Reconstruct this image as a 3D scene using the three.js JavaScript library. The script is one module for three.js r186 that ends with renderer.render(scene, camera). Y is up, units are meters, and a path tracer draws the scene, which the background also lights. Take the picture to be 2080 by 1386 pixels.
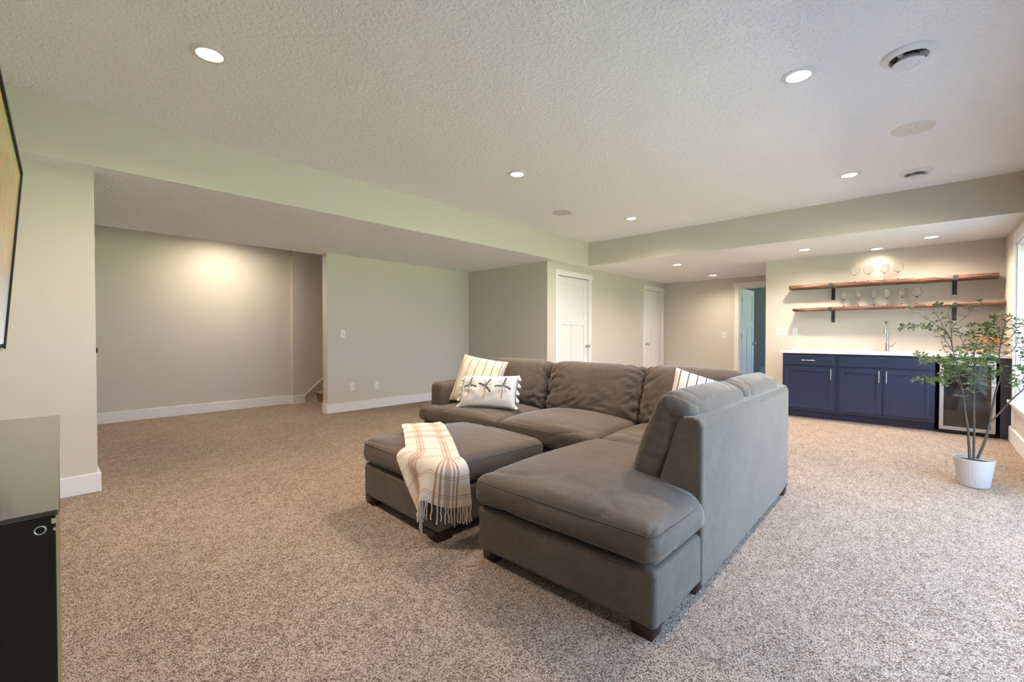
import * as THREE from 'three';
import { RoundedBoxGeometry } from 'three/addons/geometries/RoundedBoxGeometry.js';
import { mergeGeometries, mergeVertices } from 'three/addons/utils/BufferGeometryUtils.js';
import { createNoise3D } from 'simplex-noise';

// ---------------------------------------------------------------- camera, sky, sun, exposure
const scene = new THREE.Scene();
const FOCAL = 899.6, YAW = 0.8195, PITCH = -0.0144, EYE = 1.14;
const camera = new THREE.PerspectiveCamera(2 * Math.atan(693 / FOCAL) * 180 / Math.PI, 2080 / 1386, 0.05, 200);
camera.rotation.order = 'YXZ';
camera.rotation.set(PITCH, -YAW, 0);
camera.position.set(0, EYE, 0);
scene.add(camera);

const renderer = new THREE.WebGLRenderer({ antialias: true });
renderer.toneMapping = THREE.LinearToneMapping;
renderer.toneMappingExposure = 2.45;
renderer.shadowMap.enabled = true;

scene.background = new THREE.Color().setRGB(1.9, 2.85, 4.2);          // bright hazy sky
const sun = new THREE.DirectionalLight(new THREE.Color().setRGB(1, 0.98, 0.96), 62);
sun.position.set(-6, 26, -12); sun.target.position.set(4, 0, 4);       // from behind the house: no direct sun indoors
sun.castShadow = true;
Object.assign(sun.shadow.camera, { left: -30, right: 30, top: 30, bottom: -30, near: 1, far: 80 });
scene.add(sun, sun.target);
const LAMP = { color: new THREE.Color().setRGB(1, 0.815, 0.655), power: 7.8, glow: 2.5 };

// ---------------------------------------------------------------- helpers
const V = (x, y, z) => new THREE.Vector3(x, y, z);
let seed = 20731;
const rnd = () => { seed |= 0; seed = seed + 0x6D2B79F5 | 0; let t = Math.imul(seed ^ seed >>> 15, 1 | seed); t = t + Math.imul(t ^ t >>> 7, 61 | t) ^ t; return ((t ^ t >>> 14) >>> 0) / 4294967296; };
const rr = (a, b) => a + (b - a) * rnd();
const noise = createNoise3D(rnd);
const used = {};
const numbered = (n) => { const k = used[n] = (used[n] ?? -1) + 1; return k ? n + '_' + String(k).padStart(3, '0') : n; };
function tag(o, label, category, group, kind) {
  o.userData.label = label; o.userData.category = category;
  if (group) o.userData.group = group;
  if (kind) o.userData.kind = kind;
  return o;
}
function thing(name, label, category, pos = [0, 0, 0], turn = 0, group) {
  const o = new THREE.Group(); o.name = numbered(name); o.position.set(...pos); o.rotation.y = turn;
  scene.add(o); return tag(o, label, category, group);
}
function merged(list) {
  if (!Array.isArray(list)) return list;
  const gs = list.map((g) => { const h = g.index ? g.toNonIndexed() : g.clone(); for (const k of Object.keys(h.attributes)) if (!['position', 'normal', 'uv'].includes(k)) h.deleteAttribute(k); return h; });
  return gs.length === 1 ? gs[0] : mergeGeometries(gs);
}
function mesh(name, geo, mat, parent, label) {
  const m = new THREE.Mesh(merged(geo), mat); m.name = parent ? name : numbered(name); m.castShadow = m.receiveShadow = true;
  if (label) m.userData.label = label;
  (parent ?? scene).add(m); return m;
}
const struct = (name, geo, mat, label, category) => tag(mesh(name, geo, mat), label, category, null, 'structure');
function planar(g, s = 1, swap = false) {                       // uv in metres from the dominant axis of each face
  if (g.index) g = g.toNonIndexed();
  const p = g.attributes.position, n = g.attributes.normal, uv = new Float32Array(p.count * 2);
  for (let i = 0; i < p.count; i += 3) {
    let ax = 0, ay = 0, az = 0;
    for (let k = i; k < i + 3; k++) { ax += n.getX(k); ay += n.getY(k); az += n.getZ(k); }
    ax = Math.abs(ax); ay = Math.abs(ay); az = Math.abs(az);
    for (let k = i; k < i + 3; k++) {
      let u, v;
      if (ay >= ax && ay >= az) { u = p.getX(k); v = p.getZ(k); } else if (ax >= az) { u = p.getZ(k); v = p.getY(k); } else { u = p.getX(k); v = p.getY(k); }
      uv[2 * k] = (swap ? v : u) * s; uv[2 * k + 1] = (swap ? u : v) * s;
    }
  }
  g.setAttribute('uv', new THREE.BufferAttribute(uv, 2)); return g;
}
function box(x0, x1, y0, y1, z0, z1, r = 0) {                    // a box by its extents
  const w = x1 - x0, h = y1 - y0, d = z1 - z0;
  const g = r ? new RoundedBoxGeometry(w, h, d, 2, Math.min(r, w / 2.01, h / 2.01, d / 2.01)) : new THREE.BoxGeometry(w, h, d);
  g.translate((x0 + x1) / 2, (y0 + y1) / 2, (z0 + z1) / 2); return planar(g);
}
const lathe = (pts, seg = 40) => new THREE.LatheGeometry(pts.map(([x, y]) => new THREE.Vector2(x, y)), seg);
const tube = (pts, r, seg = 24, rad = 8, closed = false) => new THREE.TubeGeometry(new THREE.CatmullRomCurve3(pts, closed, 'centripetal'), seg, r, rad, closed);
function rod(a, b, r, seg = 8, r2 = r) {
  const d = b.clone().sub(a), g = new THREE.CylinderGeometry(r2, r, d.length(), seg);
  g.applyQuaternion(new THREE.Quaternion().setFromUnitVectors(V(0, 1, 0), d.clone().normalize()));
  const m = a.clone().add(b).multiplyScalar(0.5); return g.translate(m.x, m.y, m.z);
}
const right = V(Math.cos(YAW), 0, Math.sin(YAW)), fwd = V(Math.sin(YAW) * Math.cos(PITCH), Math.sin(PITCH), -Math.cos(YAW) * Math.cos(PITCH)), up = right.clone().cross(fwd);
const at = (px, py, depth) => V(0, EYE, 0).addScaledVector(fwd, depth).addScaledVector(right, (px - 1040) / FOCAL * depth).addScaledVector(up, -(py - 693) / FOCAL * depth);  // measured from the photograph, at its own distance

// ---------------------------------------------------------------- textures
function dataTex(n, fn, repeat, srgb) {
  const a = new Uint8Array(n * n * 4);
  for (let y = 0; y < n; y++) for (let x = 0; x < n; x++) { const c = fn(x, y), i = (y * n + x) * 4; a[i] = c[0]; a[i + 1] = c[1]; a[i + 2] = c[2]; a[i + 3] = 255; }
  const t = new THREE.DataTexture(a, n, n, THREE.RGBAFormat); t.wrapS = t.wrapT = THREE.RepeatWrapping; t.magFilter = THREE.LinearFilter; t.minFilter = THREE.LinearMipmapLinearFilter; t.generateMipmaps = true;
  if (srgb) t.colorSpace = THREE.SRGBColorSpace;
  t.repeat.set(repeat, repeat); t.needsUpdate = true; return t;
}
function lattice(period) { const a = new Float32Array(period * period); for (let i = 0; i < a.length; i++) a[i] = rnd(); return a; }
function tileNoise(n, period) {                                   // value noise that tiles
  const L = lattice(period), out = new Float32Array(n * n);
  for (let y = 0; y < n; y++) for (let x = 0; x < n; x++) {
    const fx = x / n * period, fy = y / n * period, ix = Math.floor(fx), iy = Math.floor(fy); let tx = fx - ix, ty = fy - iy; tx = tx * tx * (3 - 2 * tx); ty = ty * ty * (3 - 2 * ty);
    const a = L[iy * period + ix], b = L[iy * period + (ix + 1) % period], c = L[((iy + 1) % period) * period + ix], d = L[((iy + 1) % period) * period + (ix + 1) % period];
    out[y * n + x] = (a + (b - a) * tx) * (1 - ty) + (c + (d - c) * tx) * ty;
  }
  return out;
}
const clamp = (v, a = 0, b = 1) => Math.min(b, Math.max(a, v)), smooth = (a, b, v) => { const t = clamp((v - a) / (b - a)); return t * t * (3 - 2 * t); };
const N1 = 1024;
const n8 = tileNoise(N1, 8), n24 = tileNoise(N1, 24), n64 = tileNoise(N1, 64), n140 = tileNoise(N1, 140), n300 = tileNoise(N1, 300);
const peel = dataTex(N1, (x, y) => { const i = y * N1 + x, v = 255 * clamp(0.25 + 0.5 * n140[i] + 0.35 * n300[i] - 0.1); return [v, v, v]; }, 1 / 0.9);
const knock = dataTex(N1, (x, y) => { const i = y * N1 + x, v = 255 * clamp(smooth(0.42, 0.62, 0.6 * n64[i] + 0.4 * n140[i]) * 0.8 + 0.2 * n300[i]); return [v, v, v]; }, 1 / 1.1);
const suede = dataTex(N1, (x, y) => { const i = y * N1 + x, v = 218 + 18 * (n8[i] - 0.5) + 14 * (n24[i] - 0.5) + 14 * (n64[i] - 0.5) + 16 * (n300[i] - 0.5); return [v, v * 0.995, v * 0.985]; }, 1 / 1.2, true);
const nap = dataTex(N1, (x, y) => { const i = y * N1 + x, v = 255 * clamp(0.5 * n300[i] + 0.5 * n140[i]); return [v, v, v]; }, 1 / 0.5);
// carpet: twisted tufts a few millimetres across, each with its own shade
const CN = 2048, cells = 420, tuft = new Float32Array(cells * cells * 3);
for (let i = 0; i < cells * cells; i++) { tuft[3 * i] = rnd(); tuft[3 * i + 1] = rnd(); tuft[3 * i + 2] = rnd(); }
const tuftTone = new Float32Array(CN * CN), tuftHigh = new Float32Array(CN * CN);
for (let y = 0; y < CN; y++) for (let x = 0; x < CN; x++) {
  const fx = x / CN * cells, fy = y / CN * cells, ix = Math.floor(fx), iy = Math.floor(fy); let best = 9, tone = 0;
  for (let dy = -1; dy <= 1; dy++) for (let dx = -1; dx <= 1; dx++) {
    const j = ((iy + dy + cells) % cells) * cells + (ix + dx + cells) % cells, ux = ix + dx + tuft[3 * j] - fx, uy = iy + dy + tuft[3 * j + 1] - fy, d = ux * ux + uy * uy;
    if (d < best) { best = d; tone = tuft[3 * j + 2]; }
  }
  tuftTone[y * CN + x] = tone; tuftHigh[y * CN + x] = 1 - Math.min(1, Math.sqrt(best));
}
const carpetPatch = tileNoise(CN, 90), carpetBroad = tileNoise(CN, 26);
const carpetMap = dataTex(CN, (x, y) => {
  const i = y * CN + x, t = tuftTone[i] * 0.85 + 0.2 * (carpetPatch[i] - 0.5) + 0.1 * (carpetBroad[i] - 0.5) + 0.08, h = 0.72 + 0.28 * smooth(0.1, 0.6, tuftHigh[i]);
  let c = t < 0.24 ? [112, 91, 76] : t < 0.45 ? [150, 130, 113] : t < 0.72 ? [176, 158, 142] : [196, 180, 165];
  return [c[0] * h, c[1] * h, c[2] * h];
}, 1 / 1.9, true);
const carpetBump = dataTex(CN, (x, y) => { const i = y * CN + x, v = 255 * clamp(tuftHigh[i] * 0.8 + tuftTone[i] * 0.2); return [v, v, v]; }, 1 / 1.9);
const oak = (() => {                                              // grain runs along u
  const A = tileNoise(512, 64), B = tileNoise(512, 12);
  return dataTex(512, (x, y) => {
    const xs = Math.floor(x / 10) % 512, i = y * 512 + xs, w = 0.5 + 0.5 * Math.sin(y * 0.19 + 7 * B[(y >> 2) * 512 + (x >> 1)]), v = 0.78 + 0.22 * A[i] - 0.26 * Math.pow(w, 3) + 0.1 * (B[i] - 0.5);
    return [124 * v, 84 * v, 62 * v];
  }, 1.2, true);
})();
function canvasTex(w, h, draw) {
  const c = document.createElement('canvas'); c.width = w; c.height = h; draw(c.getContext('2d'), w, h);
  const t = new THREE.CanvasTexture(c); t.colorSpace = THREE.SRGBColorSpace; t.wrapS = t.wrapT = THREE.RepeatWrapping; return t;
}

// ---------------------------------------------------------------- materials
const lin = (r, g, b) => new THREE.Color().setRGB(r, g, b);
const std = (color, rough, extra = {}) => new THREE.MeshStandardMaterial({ color, roughness: rough, ...extra });
const phys = (color, rough, extra = {}) => new THREE.MeshPhysicalMaterial({ color, roughness: rough, ...extra });
const M = {
  wall: std(lin(0.565, 0.525, 0.462), 0.62, { bumpMap: peel, bumpScale: 0.0005 }),
  ceil: std(lin(0.87, 0.87, 0.87), 0.8, { bumpMap: knock, bumpScale: 0.0026 }),
  grey: std(lin(0.40, 0.41, 0.43), 0.7),
  trim: std(lin(0.74, 0.735, 0.72), 0.38),
  door: std(lin(0.71, 0.705, 0.69), 0.42),
  carpet: std(lin(1, 1, 1), 0.95, { map: carpetMap, bumpMap: carpetBump, bumpScale: 0.006, vertexColors: true }),
  stair: std(lin(1, 1, 1), 0.95, { map: carpetMap, bumpMap: carpetBump, bumpScale: 0.006 }),
  suede: phys(lin(0.165, 0.13, 0.108), 0.9, { map: suede, bumpMap: nap, bumpScale: 0.0006, sheen: 1, sheenColor: lin(0.80, 0.9, 1.0), sheenRoughness: 0.5 }),
  seam: std(lin(0.10, 0.08, 0.068), 0.95),
  leg: std(lin(0.035, 0.014, 0.009), 0.35),
  navy: phys(lin(0.024, 0.032, 0.074), 0.32),
  navyDark: std(lin(0.026, 0.028, 0.04), 0.5),
  quartz: phys(lin(0.80, 0.79, 0.77), 0.18),
  steel: std(lin(0.5, 0.49, 0.48), 0.25, { metalness: 1 }),
  brushed: std(lin(0.60, 0.58, 0.56), 0.42, { metalness: 1 }),
  nickel: std(lin(0.52, 0.50, 0.48), 0.25, { metalness: 1 }),
  blackGlass: phys(lin(0.012, 0.011, 0.013), 0.06, { clearcoat: 1, clearcoatRoughness: 0.03 }),
  black: std(lin(0.008, 0.008, 0.008), 0.6),
  iron: std(lin(0.018, 0.018, 0.018), 0.55),
  wood: std(lin(1, 1, 1), 0.55, { map: oak, bumpMap: nap, bumpScale: 0.0005 }),
  plate: std(lin(0.72, 0.715, 0.70), 0.35),
  plateDark: std(lin(0.25, 0.24, 0.23), 0.5),
  glass: phys(lin(1, 1, 1), 0.02, { transmission: 1, thickness: 0.001, ior: 1.45 }),
  pane: phys(lin(1, 1, 1), 0, { transmission: 1, thickness: 0 }),
  vent: std(lin(0.78, 0.78, 0.78), 0.4),
  ventDark: std(lin(0.06, 0.06, 0.06), 0.6),
  pot: std(lin(0.45, 0.405, 0.375), 0.55),
  soil: std(lin(0.035, 0.022, 0.014), 1),
  bark: std(lin(0.075, 0.058, 0.045), 0.85),
  lawn: std(lin(0.185, 0.245, 0.14), 0.95),
  concrete: std(lin(0.27, 0.265, 0.26), 0.9),
  copper: std(lin(0.80, 0.42, 0.24), 0.3, { metalness: 1 }),
  lens: std(lin(1, 1, 1), 0.5, { emissive: lin(1, 0.93, 0.82), emissiveIntensity: LAMP.glow }),
};

// ---------------------------------------------------------------- the room
const H = 2.704, HS = 2.310, ZS = -4.22, XS = 6.43, XB = 7.96, Z2 = -6.27, ZF = -7.67, ZP = -4.39, XH = 9.815, X3 = 5.52, ZW = 0.687, XT = -0.38;
{ // floor: one fitted carpet, with broad vacuum marks
  const g = new THREE.PlaneGeometry(15.4, 8.8, 150, 90); g.rotateX(-Math.PI / 2); g.translate(5.7, 0, -3.5);
  const p = g.attributes.position, c = new Float32Array(p.count * 3), uv = g.attributes.uv;
  for (let i = 0; i < p.count; i++) {
    const x = p.getX(i), z = p.getZ(i), v = 0.97 + 0.05 * noise(x * 0.9, z * 0.7, 3) + 0.035 * noise(x * 2.6, z * 1.3, 9);
    c[3 * i] = v; c[3 * i + 1] = v; c[3 * i + 2] = v; uv.setXY(i, x, z);
  }
  g.setAttribute('color', new THREE.BufferAttribute(c, 3));
  const f = struct('floor', g, M.carpet, 'speckled beige cut pile carpet over the whole room', 'floor');
  mesh('subfloor', box(-2, 13.4, -0.2, -0.004, -7.9, 0.9), M.black, f);
}
const six = (px, nx, py, ny, pz, nz) => [px, nx, py, ny, pz, nz];
function slab(name, x0, x1, y0, y1, z0, z1, mats, label, category) {
  const g = new THREE.BoxGeometry(x1 - x0, y1 - y0, z1 - z0); g.translate((x0 + x1) / 2, (y0 + y1) / 2, (z0 + z1) / 2);
  const p = g.attributes.position, n = g.attributes.normal, uv = g.attributes.uv;
  for (let i = 0; i < p.count; i++) Math.abs(n.getY(i)) > 0.5 ? uv.setXY(i, p.getX(i), p.getZ(i)) : Math.abs(n.getX(i)) > 0.5 ? uv.setXY(i, p.getZ(i), p.getY(i)) : uv.setXY(i, p.getX(i), p.getY(i));
  const m = new THREE.Mesh(g, mats); m.name = numbered(name); m.castShadow = m.receiveShadow = true; scene.add(m);
  return tag(m, label, category, null, 'structure');
}
const wallBox = (...e) => box(...e);
slab('ceiling', -2, 13.4, H, H + 0.2, -7.9, 0.9, M.ceil, 'white orange-peel ceiling over the seating area', 'ceiling');
slab('soffit_left', XT, XS, HS, H, -6.47, ZS, six(M.wall, M.wall, M.ceil, M.ceil, M.wall, M.wall), 'dropped soffit along the left side, beige face and white underside', 'soffit');
slab('soffit_bar', XS, 13.4, HS, H, -6.47, ZW + 0.1, six(M.wall, M.wall, M.ceil, M.ceil, M.wall, M.wall), 'dropped soffit above the bar, beige face and white underside with downlights', 'soffit');
struct('wall_left', wallBox(XT - 0.12, 0.287, 0, H, ZF, ZP), M.wall, 'beige wall pier at the left beside the television', 'wall');
struct('wall_television', wallBox(XT - 0.2, XT, 0, H, ZP, 0.9), M.wall, 'beige wall behind the television', 'wall');
struct('wall_far', wallBox(0.287, 2.86, 0, H, ZF - 0.13, ZF), M.wall, 'beige far wall of the stair lobby, lit from above', 'wall');
struct('wall_stair', wallBox(2.85, 6.6, 0, H, ZF - 0.13, ZF + 0.1), M.wall, 'shaded beige wall beside the stairs', 'wall');
struct('wall_middle', [wallBox(2.83, 5.64, 0, HS + 0.01, -6.41, Z2), wallBox(5.5, 5.62, 0, HS, -7.7, -6.4)], M.wall, 'plain beige wall left of the sofa with a switch and two outlets', 'wall');
struct('wall_return', wallBox(X3, X3 + 0.12, 0, HS + 0.01, Z2, ZP), M.wall, 'shaded return wall between the plain wall and the white door', 'wall');
struct('wall_doors', [wallBox(X3 + 0.12, 5.795, 0, HS + 0.01, ZP - 0.12, ZP), wallBox(5.795, 6.68, 2.112, HS + 0.01, ZP - 0.12, ZP), wallBox(6.68, 8.855, 0, HS + 0.01, ZP - 0.12, ZP), wallBox(8.855, 9.625, 2.1, HS + 0.01, ZP - 0.12, ZP), wallBox(9.625, XH, 0, HS + 0.01, ZP - 0.12, ZP), wallBox(5.64, 9.9, 0, HS, ZP - 0.5, ZP - 0.4)], M.wall, 'beige wall with two white panel doors', 'wall');
struct('wall_hall', [wallBox(XH, XH + 0.12, 0, HS + 0.01, -4.6, -2.80), wallBox(XH, XH + 0.12, 2.105, HS + 0.01, -2.80, -1.95), wallBox(XH, XH + 0.12, 0, HS + 0.01, -1.95, -1.7)], M.wall, 'warm beige wall at the end of the hall with the open door', 'wall');
struct('wall_bar', [wallBox(XB, XB + 0.12, 0, HS + 0.01, -1.875, ZW + 0.2), wallBox(XB + 0.12, XH, 0, HS + 0.01, -1.875, -1.755)], M.wall, 'beige wall behind the bar with wooden shelves', 'wall');
struct('wall_bedroom', [wallBox(12.3, 12.45, 0, HS, -5, 0.9), wallBox(XH + 0.12, 12.4, 0, HS, -4.6, -4.45), wallBox(XH + 0.005, XH + 0.12, 0, HS, -1.7, 0.9)], M.grey, 'dark grey wall of the room seen through the open door', 'wall');
struct('wall_window_bedroom', [wallBox(9.93, 10.3, 0, HS, ZW, ZW + 0.2), wallBox(11.9, 12.4, 0, HS, ZW, ZW + 0.2), wallBox(10.3, 11.9, 0, 0.5, ZW, ZW + 0.2), wallBox(10.3, 11.9, 2.05, HS, ZW, ZW + 0.2)], M.grey, 'window wall of the grey room behind the bar', 'wall');
const OPEN = [[1.2, 4.75, 0, 2.09], [5.6, 6.93, 0.45, 2.09]];
tag(mesh('upper_storey', box(-3, 13.6, H + 0.2, 6.0, -8.2, 0.95), M.concrete), 'storey of the house above the basement room', 'storey', null, 'structure');
tag(mesh('patio', box(-3, 12, -0.24, -0.14, 0.89, 5.2), M.concrete), 'pale concrete patio outside the windows', 'patio', null, 'structure');
{ // window wall with its two openings
  const w = []; let x = XT - 0.2;
  for (const [a, b, s, h] of OPEN) { w.push(wallBox(x, a, 0, H, ZW, ZW + 0.2), wallBox(a, b, h, H, ZW, ZW + 0.2)); if (s) w.push(wallBox(a, b, 0, s - 0.012, ZW, ZW + 0.2)); x = b; }
  w.push(wallBox(x, 8.1, 0, H, ZW, ZW + 0.2));
  struct('wall_window', w, M.wall, 'beige window wall at the right beside the bar', 'wall');
}
tag(mesh('lawn', new THREE.PlaneGeometry(160, 90).rotateX(-Math.PI / 2).translate(4, -0.25, 45.9), M.lawn), 'green lawn outside the windows', 'lawn', null, 'structure');

// windows
OPEN.forEach(([a, b, s, h], i) => {
  const g = thing('window_' + (2 - i), ['white glazed patio door in the window wall', 'white window beside the bar with a deep sill'][i], i ? 'window' : 'patio door'); g.userData.kind = 'structure';
  const f = 0.05, z0 = ZW + 0.1, z1 = ZW + 0.16, y0 = s || 0.01;
  mesh('jamb', [box(a, a + 0.015, y0, h, ZW, z1), box(b - 0.015, b, y0, h, ZW, z1), box(a, b, h - 0.015, h, ZW, z1)], M.trim, g);
  mesh('frame', [box(a + 0.015, a + 0.015 + f, y0, h - 0.015, z0, z1), box(b - 0.015 - f, b - 0.015, y0, h - 0.015, z0, z1), box(a, b, h - 0.015 - f, h - 0.015, z0, z1), box(a, b, y0, y0 + f, z0, z1), box((a + b) / 2 - 0.03, (a + b) / 2 + 0.03, y0, h, z0, z1)], M.trim, g);
  for (const k of [0, 1]) mesh('pane', box(k ? (a + b) / 2 + 0.03 : a + 0.065, k ? b - 0.065 : (a + b) / 2 - 0.03, y0 + f, h - 0.065, z0 + 0.028, z0 + 0.032), M.pane, g);
  mesh('casing', [box(a - 0.09, a, s ? s - 0.01 : 0, h, ZW - 0.018, ZW, 0.003), box(b, b + 0.09, s ? s - 0.01 : 0, h, ZW - 0.018, ZW, 0.003), box(a - 0.11, b + 0.11, h, h + 0.115, ZW - 0.022, ZW, 0.003)], M.trim, g);
  if (s) {
    mesh('sill', box(a - 0.12, b + 0.12, s - 0.03, s, ZW - 0.05, ZW + 0.1, 0.006), M.trim, g);
    mesh('apron', [box(a - 0.09, b + 0.09, s - 0.1, s - 0.03, ZW - 0.018, ZW, 0.003), box(a - 0.09, a, 0.14, s - 0.1, ZW - 0.018, ZW, 0.003), box(b, b + 0.09, 0.14, s - 0.1, ZW - 0.018, ZW, 0.003)], M.trim, g);
  }
});

// baseboards and trims
const BH = 0.138, BT = 0.018;
const bb = (name, e, label) => struct(name, box(...e, 0.004), M.trim, label, 'baseboard');
bb('baseboard_left', [XT, 0.287 + BT, 0, BH, ZP, ZP + BT], 'white baseboard at the foot of the left pier');
bb('baseboard_left_side', [0.287, 0.287 + BT, 0, BH, -4.62, ZP], 'white baseboard turning the corner of the left pier');
bb('baseboard_far', [0.287, 2.85, 0, BH, ZF, ZF + BT], 'white baseboard along the far lobby wall');
bb('baseboard_stair', [2.835, 3.03, 0, BH, ZF + 0.1, ZF + 0.1 + BT], 'short white baseboard beside the first stair');
bb('baseboard_stair_end', [2.832, 2.85, 0, BH, ZF, ZF + 0.1], 'tiny white baseboard return at the stair wall end');
bb('baseboard_middle', [2.83 - BT, X3, 0, BH, Z2, Z2 + BT], 'long white baseboard under the plain beige wall');
bb('baseboard_middle_end', [2.83 - BT, 2.83, 0, BH, -6.41, Z2], 'white baseboard on the end of the plain wall by the stairs');
bb('baseboard_return', [X3 - BT, X3, 0, BH, Z2, ZP], 'white baseboard under the shaded return wall');
bb('baseboard_doors', [6.78, 8.76, 0, BH, ZP, ZP + BT], 'white baseboard between the two white doors');
bb('baseboard_hall', [XH - BT, XH, 0, BH, ZP, -2.9], 'white baseboard under the hall switch');
bb('baseboard_window', [4.8, 7.165, 0, 0.155, ZW - BT - 0.006, ZW - 0.001], 'white baseboard under the window beside the bar');
{
  const g = new THREE.ExtrudeGeometry(new THREE.Shape([[3.03, 0.118], [3.03, 0.14], [5.2, 1.94], [5.2, 1.915]].map(([x, y]) => new THREE.Vector2(x, y))), { depth: 0.02, bevelEnabled: false }).translate(0, 0, ZF + 0.1);
  struct('trim_1', planar(g), M.trim, 'slim white sloping trim along the stair wall', 'trim');
  const st = thing('staircase', 'carpeted stairs climbing to the right behind the plain wall', 'stairs'); st.userData.kind = 'structure';
  for (let i = 0; i < 7; i++) {
    const x = 3.2 + i * 0.26, y = 0.185 * i;
    const sh = new THREE.Shape([[x + 0.05, y], [x + 0.02, y + 0.12], [x - 0.012, y + 0.15], [x - 0.018, y + 0.172], [x - 0.006, y + 0.185], [x + 0.4, y + 0.185], [x + 0.4, y]].map(([a, b]) => new THREE.Vector2(a, b)));
    mesh('step', planar(new THREE.ExtrudeGeometry(sh, { depth: 1.12, bevelEnabled: false }).translate(0, 0, -7.56)), M.stair, st);
  }
}

// doors: craftsman slab with one wide panel over two narrow ones
function doorLeaf(parent, w, h, t = 0.035, mat = M.door) {         // local: x 0..w, y 0..h, front at z = 0
  const sL = 0.115, sR = 0.115, top = 0.12, midA = h - 0.80, midB = h - 0.67, bot = 0.22, mul = 0.115, rec = 0.011, z0 = -t;
  mesh('stile', box(0, sL, 0, h, z0, 0, 0.003), mat, parent); mesh('stile', box(w - sR, w, 0, h, z0, 0, 0.003), mat, parent);
  mesh('rail', box(sL, w - sR, h - top, h, z0, 0, 0.003), mat, parent); mesh('rail', box(sL, w - sR, midA, midB, z0, 0, 0.003), mat, parent); mesh('rail', box(sL, w - sR, 0, bot, z0, 0, 0.003), mat, parent);
  mesh('mullion', box((w - mul) / 2, (w + mul) / 2, bot, midA, z0, 0, 0.003), mat, parent);
  for (const [x0, x1, y0, y1] of [[sL, w - sR, midB, h - top], [sL, (w - mul) / 2, bot, midA], [(w + mul) / 2, w - sR, bot, midA]]) mesh('panel', box(x0, x1, y0, y1, z0 + rec, -rec), mat, parent);
}
function knob(parent, x, y, z, dir = 1, label) {                  // axis along z
  const g = lathe([[0, 0], [0.032, 0], [0.033, 0.006], [0.012, 0.012], [0.011, 0.035], [0.022, 0.042], [0.028, 0.055], [0.024, 0.068], [0, 0.073]], 28).rotateX(dir * Math.PI / 2).translate(x, y, z);
  return mesh('knob', g, M.nickel, parent, label);
}
const hinge = (parent, x, y, z) => mesh('hinge', [rod(V(x, y - 0.045, z), V(x, y + 0.045, z), 0.007, 10), box(x - 0.016, x + 0.016, y - 0.045, y + 0.045, z - 0.012, z - 0.002)], M.nickel, parent);
{
  const d1 = thing('door_1', 'white panel door nearer the sofa with silver knob and hinges', 'door', [5.802, 0.008, ZP - 0.004]); d1.userData.kind = 'structure';
  doorLeaf(d1, 0.872, 2.095); knob(d1, 0.835, 0.932, 0, 1, 'round silver knob'); for (const y of [0.28, 1.1, 1.865]) hinge(d1, -0.001, y, 0.006);
  const d2 = thing('door_2', 'white panel door in the far corner of the hall', 'door', [8.862, 0.008, ZP - 0.004]); d2.userData.kind = 'structure';
  doorLeaf(d2, 0.757, 2.085); knob(d2, 0.06, 0.932, 0, 1, 'round silver knob');
  const d3 = thing('door_3', 'white panel door standing open into the grey room', 'door', [XH + 0.125, 0.008, -2.775], -0.03); d3.userData.kind = 'structure';
  doorLeaf(d3, 0.77, 2.085); knob(d3, 0.705, 0.94, 0, 1, 'round silver knob'); knob(d3, 0.705, 0.94, -0.035, -1, 'round silver knob');
  for (const y of [0.28, 1.1, 1.865]) hinge(d3, -0.012, y, -0.004);
  const cas = (name, legs, head, label) => struct(name, [...legs.map((e) => box(...e, 0.003)), box(...head, 0.003)], M.trim, label, 'trim');
  cas('trim_2', [[5.714, 5.797, 0, 2.112, ZP - 0.004, ZP + 0.018], [6.678, 6.772, 0, 2.112, ZP - 0.004, ZP + 0.018]], [5.704, 6.79, 2.112, 2.203, ZP - 0.004, ZP + 0.024], 'white casing around the white door nearer the sofa');
  cas('trim_3', [[8.772, 8.857, 0, 2.1, ZP - 0.004, ZP + 0.018], [9.623, 9.76, 0, 2.1, ZP - 0.004, ZP + 0.018]], [8.76, 9.795, 2.1, 2.19, ZP - 0.004, ZP + 0.024], 'white casing around the door in the hall corner');
  cas('trim_4', [[XH - 0.018, XH + 0.004, 0, 2.105, -2.885, -2.80], [XH - 0.018, XH + 0.004, 0, 2.105, -1.95, -1.88]], [XH - 0.024, XH + 0.004, 2.105, 2.2, -2.908, -1.88], 'cream casing around the open doorway');
  struct('trim_5', [box(XH + 0.004, XH + 0.122, 0, 2.105, -2.8, -2.782), box(XH + 0.004, XH + 0.122, 2.088, 2.105, -2.8, -1.95), box(XH + 0.004, XH + 0.122, 0, 2.09, -1.968, -1.95)], M.trim, 'white jamb lining the open doorway', 'trim');
  const d4 = thing('door_4', 'white door on the hidden side of the left pier', 'door', [0.289, 0.008, -5.29], Math.PI / 2); d4.userData.kind = 'structure';
  doorLeaf(d4, 0.76, 2.02, 0.006); knob(d4, 0.07, 0.995, 0, 1, 'dark bronze knob peeking past the wall edge').material = std(lin(0.06, 0.045, 0.035), 0.35, { metalness: 1 });
}

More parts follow.
